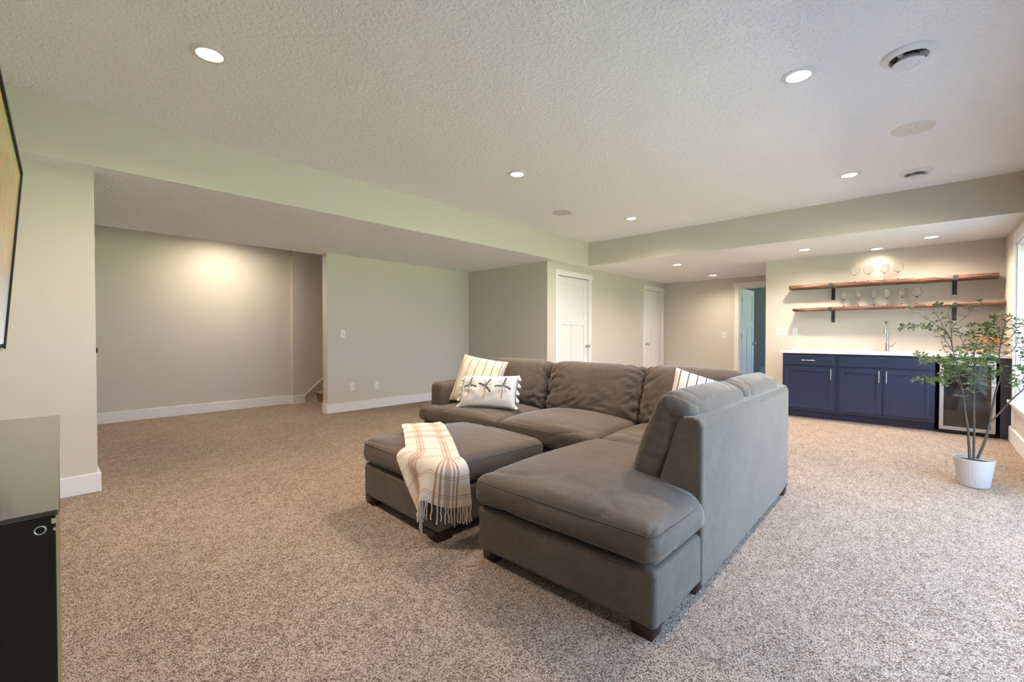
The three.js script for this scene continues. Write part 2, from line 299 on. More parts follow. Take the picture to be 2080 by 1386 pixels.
// ---------------------------------------------------------------- wall plates
function plate(name, pos, turn, gang, kind, label, category, group) {   // faces local +z
  const w = gang === 2 ? 0.116 : 0.072, g = thing(name, label, category, pos, turn, group);
  mesh('cover', box(-w / 2, w / 2, -0.06, 0.06, 0, 0.006, 0.003), M.plate, g);
  const xs = gang === 2 ? [-0.023, 0.023] : [0];
  for (const x of xs) {
    if (kind === 'rocker') mesh('rocker', box(x - 0.016, x + 0.016, -0.033, 0.033, 0.004, 0.009, 0.002), M.plate, g);
    else if (kind === 'toggle') { mesh('toggle', box(x - 0.005, x + 0.005, -0.004, 0.014, 0.004, 0.016, 0.002), M.plate, g); mesh('slot', box(x - 0.007, x + 0.007, -0.013, 0.013, 0.0058, 0.0066), M.plateDark, g); }
    else {
      mesh('outlet_face', box(x - 0.017, x + 0.017, -0.034, 0.034, 0.004, 0.008, 0.002), M.plate, g);
      for (const y of [-0.018, 0.018]) mesh('socket', [box(x - 0.008, x - 0.005, y - 0.003, y + 0.006, 0.0078, 0.0084), box(x + 0.005, x + 0.008, y - 0.003, y + 0.006, 0.0078, 0.0084), box(x - 0.002, x + 0.002, y - 0.009, y - 0.005, 0.0078, 0.0084)], M.plateDark, g);
    }
  }
  return g;
}
const W = -Math.PI / 2;
plate('light_switch', [3.065, 1.153, Z2], 0, 1, 'toggle', 'white single switch plate on the plain wall near the stair corner', 'switch');
plate('wall_outlet', [3.202, 0.356, Z2], 0, 1, 'outlet', 'white outlet low on the plain wall, nearer the stair corner', 'outlet');
plate('wall_outlet', [3.61, 0.349, Z2], 0, 1, 'outlet', 'white outlet low on the plain wall, nearer the sofa arm', 'outlet');
plate('light_switch', [XH, 1.131, -3.076], W, 2, 'toggle', 'white double switch plate on the hall wall beside the open doorway', 'switch');
plate('light_switch', [XB, 1.187, -1.666], W, 2, 'toggle', 'white double switch plate on the bar wall above the counter end', 'switch');
plate('wall_outlet', [XB, 1.182, -1.47], W, 1, 'outlet', 'white outlet on the bar wall just right of the double switch', 'outlet');
plate('wall_outlet', [XB, 1.185, 0.325], W, 2, 'outlet', 'white double outlet on the bar wall behind the plant leaves', 'outlet');
plate('wall_outlet', [12.3, 0.27, -2.965], W, 1, 'outlet', 'white outlet low on the grey wall, left one of the pair', 'outlet');
plate('wall_outlet', [12.3, 0.27, -2.79], W, 1, 'outlet', 'white outlet low on the grey wall, right one at the doorway edge', 'outlet');

// ---------------------------------------------------------------- ceiling fittings
function downlight(x, z, y, label, group, power = 1) {
  const g = thing('recessed_light', label, 'downlight', [x, y, z], 0, group);
  mesh('trim_ring', lathe([[0.062, 0.0], [0.064, -0.008], [0.07, -0.0085], [0.09, -0.004], [0.0925, 0.0]], 48), M.trim, g);
  mesh('lens', lathe([[0, -0.0125], [0.03, -0.0118], [0.055, -0.0085], [0.0635, -0.004], [0.0635, 0]].reverse(), 40), M.lens, g);
  const s = new THREE.SpotLight(LAMP.color, LAMP.power * power, 0, 1.42, 0.85, 2); s.position.set(0, -0.03, 0); s.target.position.set(0, -1, 0); s.castShadow = true; s.shadow.radius = 2.6;
  g.add(s, s.target); return g;
}
downlight(0.67, -2.93, H, 'glowing recessed downlight nearest the television', 'ceiling downlights');
downlight(3.15, -0.575, H, 'large glowing downlight beside the round vent nearest the camera', 'ceiling downlights', 0.75);
downlight(3.2, -2.92, H, 'glowing downlight above the middle of the sofa', 'ceiling downlights');
downlight(5.43, -0.56, H, 'glowing downlight left of the smaller round vent', 'ceiling downlights', 0.75);
downlight(5.46, -2.905, H, 'glowing downlight near the inner soffit corner', 'ceiling downlights');
downlight(7.29, -3.04, HS, 'soffit downlight nearest the white door', 'soffit downlights', 0.5);
downlight(9.07, -3.07, HS, 'soffit downlight deepest in the hall', 'soffit downlights', 0.45);
downlight(7.19, -1.225, HS, 'soffit downlight above the left end of the shelves', 'soffit downlights', 0.68);
downlight(7.79, -0.495, HS, 'soffit downlight close to the wall above the wine glasses', 'soffit downlights', 0.075);
downlight(7.3, 0.04, HS, 'soffit downlight nearest the window wall', 'soffit downlights', 0.66);
downlight(1.85, -7.02, H, 'hidden downlight washing the far lobby wall', 'lobby downlights', 0.6);

function ventRound(x, z, label) {
  const g = thing('ceiling_vent', label, 'vent', [x, H, z]);
  mesh('outer_ring', lathe([[0.082, 0], [0.084, -0.02], [0.09, -0.024], [0.115, -0.017], [0.122, -0.006], [0.124, 0]], 56), M.vent, g);
  mesh('duct', lathe([[0, -0.001], [0.0835, -0.001], [0.0835, -0.016]], 40), M.ventDark, g);
  mesh('damper_cone', lathe([[0, -0.012], [0.045, -0.012], [0.05, -0.026], [0.064, -0.044], [0.07, -0.046], [0.0715, -0.051], [0.068, -0.054], [0.063, -0.052], [0.052, -0.057], [0.047, -0.057], [0.042, -0.052], [0.038, -0.0525], [0.03, -0.060], [0.012, -0.065], [0, -0.066]], 56), M.vent, g);
  for (const k of [0, 1, 2]) mesh('arm', box(-0.003, 0.003, -0.03, -0.006, 0.03, 0.084).rotateY(k * 2.094), M.vent, g);
  return g;
}
ventRound(3.335, -0.085, 'white round ceiling vent nearest the camera, dark slot around its cone');
ventRound(5.78, -0.082, 'smaller-looking white round vent close to the bar soffit');
function speakerCover(x, z, y, r, label, m) {
  const g = thing('ceiling_speaker', label, 'speaker', [x, y, z]);
  mesh('grille', lathe([[0, -0.007], [r - 0.012, -0.0065], [r - 0.004, -0.004]], 48), m, g); mesh('rim', lathe([[r - 0.006, 0], [r - 0.004, -0.006], [r, -0.005], [r + 0.001, 0]], 48), M.trim, g);
  for (const k of [-1, 1]) mesh('screw', lathe([[0, -0.010], [0.004, -0.009], [0.005, -0.006]], 12).translate(0.03 * k, 0, -0.02 * k), M.plateDark, g);
}
const grilleMat = std(lin(0.74, 0.69, 0.62), 0.7);
speakerCover(4.545, -0.085, H, 0.128, 'cream round ceiling cover between the two round vents', grilleMat);
speakerCover(4.6, -3.415, H, 0.128, 'beige round ceiling cover above the far end of the sofa', std(lin(0.58, 0.57, 0.5), 0.7));
{
  const g = thing('smoke_detector', 'small white smoke detector between the hall soffit lights', 'smoke detector', [8.2, HS, -3.1]);
  mesh('base', lathe([[0.066, 0], [0.066, -0.012], [0.05, -0.016]], 32), M.trim, g); mesh('cap', lathe([[0, -0.038], [0.035, -0.036], [0.05, -0.026], [0.05, -0.014]], 32), M.trim, g);
}

// ---------------------------------------------------------------- upholstery
const dense = (u, k = 1.7) => Math.sign(u) * (1 - Math.pow(1 - Math.abs(u), k));
function cushion({ w, h, d, r = 0.05, n = [36, 14, 36], crown = 0.04, sag = 0, bulge = 0.012, puff = 0, wrinkle = 0, wseed = 0, shape }) {   // x: w, y: 0..h, z: d
  let g = new THREE.BoxGeometry(2, 2, 2, ...n); g.deleteAttribute('uv'); g.deleteAttribute('normal'); g = mergeVertices(g, 1e-5);
  const p = g.attributes.position, a = w / 2, b = h / 2, c = d / 2, q = V(), o = V();
  for (let i = 0; i < p.count; i++) {
    const u = p.getX(i), v = p.getY(i), s = p.getZ(i);
    o.set(dense(u) * a, dense(v) * b, dense(s) * c); q.set(clamp(o.x, r - a, a - r), clamp(o.y, r - b, b - r), clamp(o.z, r - c, c - r));
    o.sub(q); if (o.lengthSq() > 1e-12) o.normalize().multiplyScalar(r);
    o.add(q);
    const fx = 1 - (o.x / a) ** 2, fy = 1 - (o.y / b) ** 2, fz = 1 - (o.z / c) ** 2, ty = o.y / b;
    if (puff) o.z *= puff + (1 - puff) * Math.pow(Math.max(0, (1 - (o.x / a) ** 6) * (1 - (o.y / b) ** 6)), 0.5);
    o.y += (ty > 0 ? crown : -sag) * Math.pow(Math.max(0, fx * fz), 0.55) * Math.abs(ty);
    o.x += Math.sign(o.x) * bulge * Math.max(0, fy) * smooth(0.5, 1, Math.abs(o.x) / a) * Math.max(0, fz) ** 0.5; o.z += Math.sign(o.z) * bulge * Math.max(0, fy) * smooth(0.5, 1, Math.abs(o.z) / c) * Math.max(0, fx) ** 0.5;
    if (shape) shape(o, a, b, c);
    p.setXYZ(i, o.x, o.y + b, o.z);
  }
  g.computeVertexNormals();
  if (wrinkle) {
    const nn = g.attributes.normal;
    for (let i = 0; i < p.count; i++) {
      const x = p.getX(i), y = p.getY(i) - b, z = p.getZ(i), e = Math.max(smooth(0.35, 1, Math.abs(x) / a), 0.85 * smooth(0.4, -0.9, y / b)), side = Math.sign(x);
      const k1 = 1 - Math.abs(noise(x * 2.2 - side * y * 5, y * 7.5 + side * x * 4.5, z * 2 + wseed)), k2 = noise(x * 5, y * 9, z * 4 + wseed + 7), k3 = noise(x * 2, y * 2.4, z + wseed + 3);
      const t = wrinkle * (-Math.pow(k1, 7) * 1.3 * (0.1 + e) + 0.12 * k2 * e + 0.3 * k3);
      p.setXYZ(i, x + nn.getX(i) * t, y + b + nn.getY(i) * t, z + nn.getZ(i) * t);
    }
    g.computeVertexNormals();
  }
  return planar(g);
}
const seam = (x0, x1, z0, z1, y, r = 0.045, t = 0.0022, open = 0) => {       // piping round the top edge of a boxed cushion
  const pts = []; const k = 5;
  for (const [cx, cz, a0] of [[x1 - r, z1 - r, 0], [x0 + r, z1 - r, 90], [x0 + r, z0 + r, 180], [x1 - r, z0 + r, 270]]) for (let i = 0; i <= k; i++) { const a = (a0 + 90 * i / k) * Math.PI / 180; pts.push(V(cx + r * Math.cos(a), y, cz + r * Math.sin(a))); }
  if (open) { const f = pts.filter((q) => q.x < (x0 + x1) / 2); f.unshift(V(open, y, z1)); f.push(V(x1, y, z0)); return tube(f, t, 120, 5); }
  return tube(pts, t, 160, 5, true);
};
const footGeo = (x, z, s = 0.09, h = 0.056) => { const g = new THREE.CylinderGeometry(s * 0.7071, s * 0.62, h, 4, 1).rotateY(Math.PI / 4).translate(x, h / 2, z); g.computeVertexNormals(); return planar(g.toNonIndexed()); };
function seatCushion(x0, x1, z0, z1, y0, y1, opt = {}) {
  return cushion({ w: x1 - x0, h: y1 - y0, d: z1 - z0, r: 0.05, crown: 0.05, bulge: 0.012, n: [44, 12, 44], wrinkle: 0.006, ...opt }).translate((x0 + x1) / 2, y0, (z0 + z1) / 2);
}
{
  const s = thing('sectional_sofa', 'large taupe microfibre L-shaped sectional sofa in the middle of the carpet', 'sofa');
  // bases
  mesh('base', [box(1.515, 2.1, 0.055, 0.272, -1.655, -0.705, 0.022), box(1.9, 2.72, 0.055, 0.272, -1.655, -0.78, 0.022)], M.suede, s);
  mesh('base', box(2.66, 3.72, 0.055, 0.272, -3.72, -0.72, 0.022), M.suede, s);
  // backs: wedge-shaped frames, thick at the seat and thin at the top
  const wedge = (len, x0, y1) => new THREE.ExtrudeGeometry(new THREE.Shape([[0, 0.06], [0, y1 - 0.03], [-0.012, y1 - 0.005], [-0.03, y1], [-0.07, y1 - 0.002], [-0.09, y1 - 0.02], [-0.235, 0.26], [-0.235, 0.06]].map(([a, b]) => new THREE.Vector2(a * x0, b))), { depth: len, bevelEnabled: true, bevelSize: 0.012, bevelThickness: 0.014, bevelSegments: 3 });
  const w1 = wedge(1.745, -1, 0.765).rotateY(Math.PI / 2);               // extrusion along +x, profile in (-z)
  w1.translate(1.965, 0, -0.71);
  { const p = w1.attributes.position; for (let i = 0; i < p.count; i++) { const e = smooth(3.62, 3.74, p.getX(i)); p.setZ(i, p.getZ(i) - 0.035 * e * e); } w1.computeVertexNormals(); }
  const fixed = (g) => { const p = g.attributes.position; return planar(g); };
  mesh('back_frame', fixed(w1), M.suede, s);
  const w2 = wedge(2.86, 1, 0.765); w2.translate(3.728, 0, -3.705);
  mesh('back_frame', fixed(w2), M.suede, s);
  // arm at the far left
  mesh('arm', cushion({ w: 0.9, h: 0.6, d: 0.2, r: 0.055, crown: 0.012, bulge: 0.006, n: [20, 20, 14] }).translate(3.2, 0.056, -3.63), M.suede, s);
  // seats
  const Y0 = 0.283, Y1 = 0.425;
  const seat = (geo, sm) => { const c = mesh('seat_cushion', geo, M.suede, s); if (sm) mesh('piping', sm, M.seam, c); };
  seat([seatCushion(2.6, 3.42, -3.53, -2.615, Y0, Y1, { wseed: 4, crown: 0.055 }), seatCushion(2.6, 2.83, -3.725, -3.3, Y0, Y1 - 0.004, { wseed: 5, crown: 0.012, n: [16, 12, 20] })], seam(2.603, 3.3, -3.72, -2.62, 0.405));
  seat(seatCushion(2.595, 3.42, -2.605, -1.66, Y0, Y1 + 0.004, { wseed: 9, crown: 0.075 }), seam(2.598, 3.3, -2.6, -1.665, 0.407));
  seat(seatCushion(2.63, 3.45, -1.65, -0.95, Y0, Y1 + 0.004, { wseed: 12, crown: 0.05 }));
  seat(seatCushion(1.5, 2.64, -1.67, -0.7, Y0, Y1, { wseed: 15, crown: 0.062, n: [56, 12, 50], bulge: 0.016, shape: (o, a, b, c) => { if (o.x > -0.125) o.z = Math.min(o.z, c - 0.2 * smooth(-0.125, -0.10, o.x)); } }), seam(1.501, 2.5, -1.667, -0.70, 0.405, 0.045, 0.0022, 1.96));
  // loose back cushions
  const back = (w, h, d, pos, ry, lean, wseed, extra = {}) => {
    const g = cushion({ w, h, d, r: 0.06, n: [48, 40, 14], crown: 0.018, bulge: 0.02, puff: 0.62, wrinkle: 0.016, wseed, ...extra });
    g.rotateX(-lean).rotateY(ry).translate(...pos); return planar(g);
  };
  const P = Math.PI / 2;
  mesh('back_cushion', back(0.9, 0.49, 0.25, [3.3, 0.40, -3.07], -P, 0.30, 21), M.suede, s);
  mesh('back_cushion', back(0.95, 0.49, 0.25, [3.29, 0.40, -2.125], -P, 0.30, 33), M.suede, s);
  mesh('back_cushion', back(0.72, 0.49, 0.25, [3.3, 0.40, -1.30], -P, 0.30, 45), M.suede, s);
  mesh('back_cushion', back(0.80, 0.465, 0.19, [2.375, 0.415, -0.99], Math.PI, 0.37, 57, { puff: 0.8, r: 0.05, wrinkle: 0.009 }), M.suede, s);
  mesh('back_cushion', back(0.80, 0.465, 0.19, [3.185, 0.415, -0.99], Math.PI, 0.37, 69, { puff: 0.8, r: 0.05, wrinkle: 0.009 }), M.suede, s);
  for (const [x, z] of [[1.58, -0.77], [1.585, -1.60], [1.99, -0.765], [3.62, -0.765], [2.73, -3.65], [3.64, -3.65], [2.73, -1.6]]) mesh('leg', footGeo(x, z), M.leg, s, 'dark wood block leg');
}
{
  const o = thing('ottoman', 'low square taupe microfibre ottoman in front of the sofa', 'ottoman', [1.915, 0, -2.335], -0.045);
  mesh('base', box(-0.43, 0.43, 0.055, 0.272, -0.43, 0.43, 0.022), M.suede, o);
  const c = mesh('seat_cushion', cushion({ w: 0.885, h: 0.148, d: 0.885, r: 0.05, crown: 0.055, bulge: 0.012, n: [48, 12, 48], wrinkle: 0.006, wseed: 81 }).translate(0, 0.28, 0), M.suede, o);
  mesh('piping', seam(-0.439, 0.439, -0.439, 0.439, 0.408), M.seam, c);
  for (const x of [-0.37, 0.37]) for (const z of [-0.37, 0.37]) mesh('leg', footGeo(x, z, 0.11), M.leg, o, 'dark wood block leg');
}

// ---------------------------------------------------------------- throw blanket over the ottoman corner
{
  const Wd = 0.285, nu = 44, nv = 120, cen = [1.915, -2.335], rot = 0.045, half = 0.447, cr = 0.07;
  const P0 = [2.035, -2.88], dir = [-0.52, 0.854], per = [0.854, 0.52];
  const cs = Math.cos(rot), sn = Math.sin(rot);
  const pos = [], uv = [], idx = [];
  const loc = (s, t) => { const x = P0[0] + dir[0] * s + per[0] * t - cen[0], z = P0[1] + dir[1] * s + per[1] * t - cen[1]; return [x * cs - z * sn, x * sn + z * cs]; };
  const sd = (lx, lz) => { const ax = Math.abs(lx) - (half - cr), az = Math.abs(lz) - (half - cr); return Math.hypot(Math.max(ax, 0), Math.max(az, 0)) + Math.min(Math.max(ax, az), 0) - cr; };
  const straight = half - cr, bend = cr * Math.PI / 2;                // the outline, measured from the near corner: minus along the front, plus along the side
  const rim = (q) => {
    if (q < -bend / 2) return [-half, straight - (-q - bend / 2), -1, 0];
    if (q > bend / 2) return [-straight + (q - bend / 2), half, 0, 1];
    const a = (q + bend / 2) / cr; return [-straight - cr * Math.cos(a), straight + cr * Math.sin(a), -Math.cos(a), Math.sin(a)];
  };
  const rimOf = (lx, lz) => { if (lz < straight) return -(straight - lz) - bend / 2; if (lx > -straight) return lx + straight + bend / 2; return Math.atan2(lz - straight, -straight - lx) * cr - bend / 2; };
  const crownAt = (lx, lz) => 0.437 + 0.055 * Math.pow(Math.max(0, (1 - (lx / half) ** 2) * (1 - (lz / half) ** 2)), 0.55);
  const exits = {};
  const exit = (t) => { const k = t.toFixed(5); if (exits[k]) return exits[k]; let s = 0.3; while (sd(...loc(s, t)) < -0.035) s += 0.004; return exits[k] = s; };
  const place = (s, t) => {
    const se = exit(t), rip = 0.004 + 0.003 * noise(s * 7, t * 9, 2); let lx, lz, y;
    if (s <= se) { [lx, lz] = loc(s, t); y = crownAt(lx, lz) + 0.006 + rip; }
    else {
      const [ex, ez] = loc(se, t), e = s - se, R = 0.038, arc = R * Math.PI / 2, th = Math.min(e, arc) / R, drop = Math.max(0, e - arc), k = smooth(0.06, -0.2, t);
      const q = rimOf(ex, ez) + drop * (0.95 * k - 0.03), [rx, rz, nx, nz] = rim(q), fold = smooth(0, 0.2, drop);
      const out = -0.035 + R * Math.sin(th) + 0.034 * smooth(0, 0.09, e) + rip + drop * 0.035 + fold * (0.022 * Math.sin(t * 46 + 0.9) + 0.03 * Math.exp(-(((t - 0.03) / 0.035) ** 2)));
      lx = rx + nx * out; lz = rz + nz * out; y = crownAt(ex, ez) + 0.006 - R * (1 - Math.cos(th)) - drop * (1 - 0.22 * k);
    }
    return V(cen[0] + lx * cs + lz * sn, Math.max(y, 0.02), cen[1] - lx * sn + lz * cs);
  };
  const along = (t) => exit(t) + 0.07 + 0.2 + 0.13 * smooth(-0.02, -0.15, t) - 0.045 * Math.exp(-(((t - 0.035) / 0.03) ** 2));
  for (let j = 0; j <= nv; j++) for (let i = 0; i <= nu; i++) { const t = (i / nu - 0.5) * Wd, p = place(along(t) * j / nv, t); pos.push(p.x, p.y, p.z); uv.push(i / nu, j / nv); }
  for (let j = 0; j < nv; j++) for (let i = 0; i < nu; i++) { const k = j * (nu + 1) + i; idx.push(k, k + nu + 1, k + 1, k + 1, k + nu + 1, k + nu + 2); }
  const g = new THREE.BufferGeometry(); g.setAttribute('position', new THREE.Float32BufferAttribute(pos, 3)); g.setAttribute('uv', new THREE.Float32BufferAttribute(uv, 2)); g.setIndex(idx); g.computeVertexNormals();
  const plaid = canvasTex(512, 1536, (c, w, h) => {
    c.fillStyle = '#dfd5c6'; c.fillRect(0, 0, w, h);
    const band = (pos, list, vert) => { for (const [o, wd, col, al] of list) { c.globalAlpha = al; c.fillStyle = col; vert ? c.fillRect(pos + o, 0, wd, h) : c.fillRect(0, pos + o, w, wd); } c.globalAlpha = 1; };
    const rust = '#a4684a', mauve = '#8d6f66';
    const set = [[-34, 6, rust, 0.75], [-20, 6, rust, 0.7], [-6, 20, '#a87c66', 0.6], [22, 6, rust, 0.7], [36, 6, rust, 0.75]];
    band(150, set, true); band(385, set, true);
    for (const y of [60, 180, 300, 420, 560]) band(y, [[-10, 7, mauve, 0.35], [4, 10, rust, 0.32]], false);
    for (const y of [720, 900, 1120, 1340]) band(y, set, false);
    for (let i = 0; i < 9000; i++) { c.globalAlpha = 0.05; c.fillStyle = i % 2 ? '#ffffff' : '#8a7058'; c.fillRect((i * 7919) % w, (i * 104729) % h, 3, 2); } c.globalAlpha = 1;
  });
  const cloth = new THREE.Mesh(g, std(lin(1, 1, 1), 0.95, { map: plaid, side: THREE.DoubleSide, bumpMap: nap, bumpScale: 0.0008 }));
  const blanket = thing('throw_blanket', 'cream throw with rust plaid lines and fringe draped over the ottoman corner', 'blanket');
  cloth.name = 'cloth'; cloth.castShadow = cloth.receiveShadow = true; blanket.add(cloth);
  const fr = []; const NF = 46;
  for (let i = 0; i < NF; i++) {
    const t = ((i + 0.5) / NF - 0.5) * Wd, a = place(along(t) - 0.004, t), b0 = place(along(t) * 0.97, t), d = a.clone().sub(b0).normalize(); const len = rr(0.075, 0.105), pts = [a.clone()];
    for (let k = 1; k <= 4; k++) pts.push(a.clone().addScaledVector(d, len * k / 4 * 0.3).add(V(rr(-0.004, 0.004), -len * k / 4 * 0.72, rr(-0.004, 0.004))));
    for (const q of pts) q.y = Math.max(q.y, 0.012);
    fr.push(tube(pts, 0.0032, 10, 5), new THREE.SphereGeometry(0.0048, 6, 5).translate(pts[4].x, pts[4].y, pts[4].z));
  }
  const f = mesh('fringe', fr, std(lin(0.72, 0.62, 0.52), 0.95), blanket); f.userData.kind = 'stuff';
}

// ---------------------------------------------------------------- pillows
function pillowGeo(w, h, t) {
  let g = new THREE.BoxGeometry(2, 2, 2, 40, 40, 2); const p = g.attributes.position, uv = g.attributes.uv;
  for (let i = 0; i < p.count; i++) {
    const u = p.getX(i), v = p.getY(i), s = p.getZ(i), k = Math.pow(Math.max(0, (1 - u ** 2) * (1 - v ** 2)), 0.42), pin = 1 - 0.055 * (1 - Math.abs(u * v)) * 0 - 0.06 * (Math.abs(u) > Math.abs(v) ? 1 - v * v : 1 - u * u) * Math.max(Math.abs(u), Math.abs(v)) ** 6;
    const x = u * w / 2 * pin, y = v * h / 2 * pin;
    p.setXYZ(i, x, y, s * t / 2 * k + s * 0.004 + 0.006 * noise(u * 2, v * 2, s + w * 9) * k);
    uv.setXY(i, (u + 1) / 2, (v + 1) / 2);
  }
  const normalsByMerge = g.clone(); normalsByMerge.deleteAttribute('uv'); normalsByMerge.deleteAttribute('normal');
  g.computeVertexNormals(); return g;
}
const stripes = (base, line, xs, wd) => canvasTex(512, 512, (c, w, h) => {
  c.fillStyle = base; c.fillRect(0, 0, w, h);
  for (const x of xs) { c.fillStyle = line; c.fillRect(x * w - wd / 2, 0, wd, h); }
  for (let i = 0; i < 7000; i++) { c.globalAlpha = 0.05; c.fillStyle = i % 2 ? '#ffffff' : '#9a8060'; c.fillRect((i * 7919) % w, (i * 104729) % h, 5, 2); } c.globalAlpha = 1;
});
function basis(o, px, py, pz) { const m = new THREE.Matrix4().makeBasis(px, py, pz); o.quaternion.setFromRotationMatrix(m); }
function leanPillow(o, pos, faceYaw, lean, roll) {                  // faces along (sin yaw, cos yaw), leans back, then rolls about its own face axis
  o.position.set(...pos); o.rotation.order = 'YXZ'; o.rotation.set(-lean, faceYaw, roll);
}
{
  const a = thing('throw_pillow', 'cream square pillow with thin brown stripes leaning against the left sofa arm', 'pillow');
  mesh('cover', pillowGeo(0.5, 0.5, 0.17), std(lin(1, 1, 1), 0.95, { map: stripes('#dfd2bc', '#6d5747', [0.1, 0.27, 0.44, 0.61, 0.78, 0.93], 6), bumpMap: nap, bumpScale: 0.0008 }), a);
  leanPillow(a, [3.02, 0.675, -3.28], -1.15, 0.42, -0.16);
  const b = thing('throw_pillow', 'cream pillow with dark stripes propped in the sofa corner behind the blue-grey back', 'pillow');
  mesh('cover', pillowGeo(0.5, 0.5, 0.17), std(lin(1, 1, 1), 0.95, { map: stripes('#dfd4c6', '#57504c', [0.06, 0.17, 0.28, 0.39, 0.5, 0.61, 0.72, 0.83, 0.94], 7), bumpMap: nap, bumpScale: 0.0008 }), b);
  leanPillow(b, [2.98, 0.625, -1.05], -0.95, 0.45, -0.34);
  const l = thing('throw_pillow', 'white lumbar pillow with three embroidered palm trees and tassels', 'pillow');
  const palm = canvasTex(1024, 512, (c, w, h) => {
    c.fillStyle = '#e3e2e0'; c.fillRect(0, 0, w, h);
    for (const [cx, cy, turn] of [[0.2, 0.36, 0], [0.5, 0.4, 0.5], [0.8, 0.38, 0.1]]) {
      const X = cx * w, Y = cy * h;
      c.strokeStyle = '#c39a68'; c.lineWidth = 20; c.beginPath(); c.moveTo(X, Y); c.quadraticCurveTo(X + 6, Y + 90, X - 4, Y + 190); c.stroke();
      c.lineCap = 'round';
      const frond = (a, len, col, wd) => { c.strokeStyle = col; c.lineWidth = wd; c.beginPath(); c.moveTo(X, Y); c.quadraticCurveTo(X + Math.cos(a) * len * 0.6, Y + Math.sin(a) * len * 0.6 - 14, X + Math.cos(a) * len, Y + Math.sin(a) * len); c.stroke(); };
      for (let k = 0; k < 11; k++) frond(turn - Math.PI + k * Math.PI * 2 / 11, 118, '#a5a4a1', 10);
      for (const a of [0.16, -1.5, 3.0]) { frond(a + turn, 130, '#3d434a', 30); frond(a + turn, 118, '#6d747a', 9); }
      frond(-0.75 + turn, 104, '#8b8f92', 9); frond(-2.3 + turn, 104, '#8b8f92', 9); frond(0.8 + turn, 90, '#a9abab', 8); frond(2.3 + turn, 90, '#a9abab', 8);
    }
  });
  mesh('cover', pillowGeo(0.6, 0.31, 0.15), std(lin(1, 1, 1), 0.95, { map: palm, bumpMap: nap, bumpScale: 0.0008 }), l);
  const tas = std(lin(0.78, 0.76, 0.72), 0.95), tg = merged([lathe([[0, 0.016], [0.006, 0.014], [0.008, 0.008], [0.006, 0.004], [0.012, -0.004], [0.016, -0.022], [0.014, -0.032], [0, -0.034]], 12), rod(V(0, 0.012, 0), V(0, 0.03, 0), 0.002, 5)]);
  for (const sx of [-1, 1]) for (let k = 0; k < 5; k++) { const m = mesh('tassel', tg, tas, l); m.position.set(sx * (0.303 + 0.006 * (k % 2)), -0.135 + k * 0.067, 0.004); m.rotation.z = sx * (0.5 - 0.05 * k); }
  leanPillow(l, [2.86, 0.607, -2.97], -1.32, 0.40, 0.05);
}

// ---------------------------------------------------------------- bar
const XC = 7.17;                                                     // front of the cabinet boxes
function shaker(parent, name, z0, z1, y0, y1, handle, flat) {         // door or drawer front in the plane x = XC, facing -x
  const g = new THREE.Group(); g.name = name; parent.add(g);
  const t = 0.02, f = 0.052, x0 = XC - t, x1 = XC;
  if (flat) mesh('face', box(x0, x1, y0, y1, z0, z1, 0.006), M.navy, g);
  else {
    mesh('frame', [box(x0, x1, y0, y1, z0, z0 + f, 0.004), box(x0, x1, y0, y1, z1 - f, z1, 0.004), box(x0, x1, y0, y0 + f, z0 + f - 0.004, z1 - f + 0.004, 0.004), box(x0, x1, y1 - f, y1, z0 + f - 0.004, z1 - f + 0.004, 0.004)], M.navy, g);
    mesh('panel', box(x0 + 0.013, x1, y0 + f - 0.006, y1 - f + 0.006, z0 + f - 0.006, z1 - f + 0.006), M.navy, g);
  }
  if (handle) {
    const [hy, hz, len, vert] = handle, xb = x0 - 0.028, e = len / 2;
    const a = vert ? V(xb, hy - e, hz) : V(xb, hy, hz - e), b = vert ? V(xb, hy + e, hz) : V(xb, hy, hz + e), q = vert ? V(0, e * 0.72, 0) : V(0, 0, e * 0.72), c = V(xb, hy, hz);
    mesh('handle', [rod(a, b, 0.006, 10), rod(c.clone().add(q), c.clone().add(q).setX(x0), 0.005, 8), rod(c.clone().sub(q), c.clone().sub(q).setX(x0), 0.005, 8)], M.steel, g, 'brushed steel bar handle');
  }
}
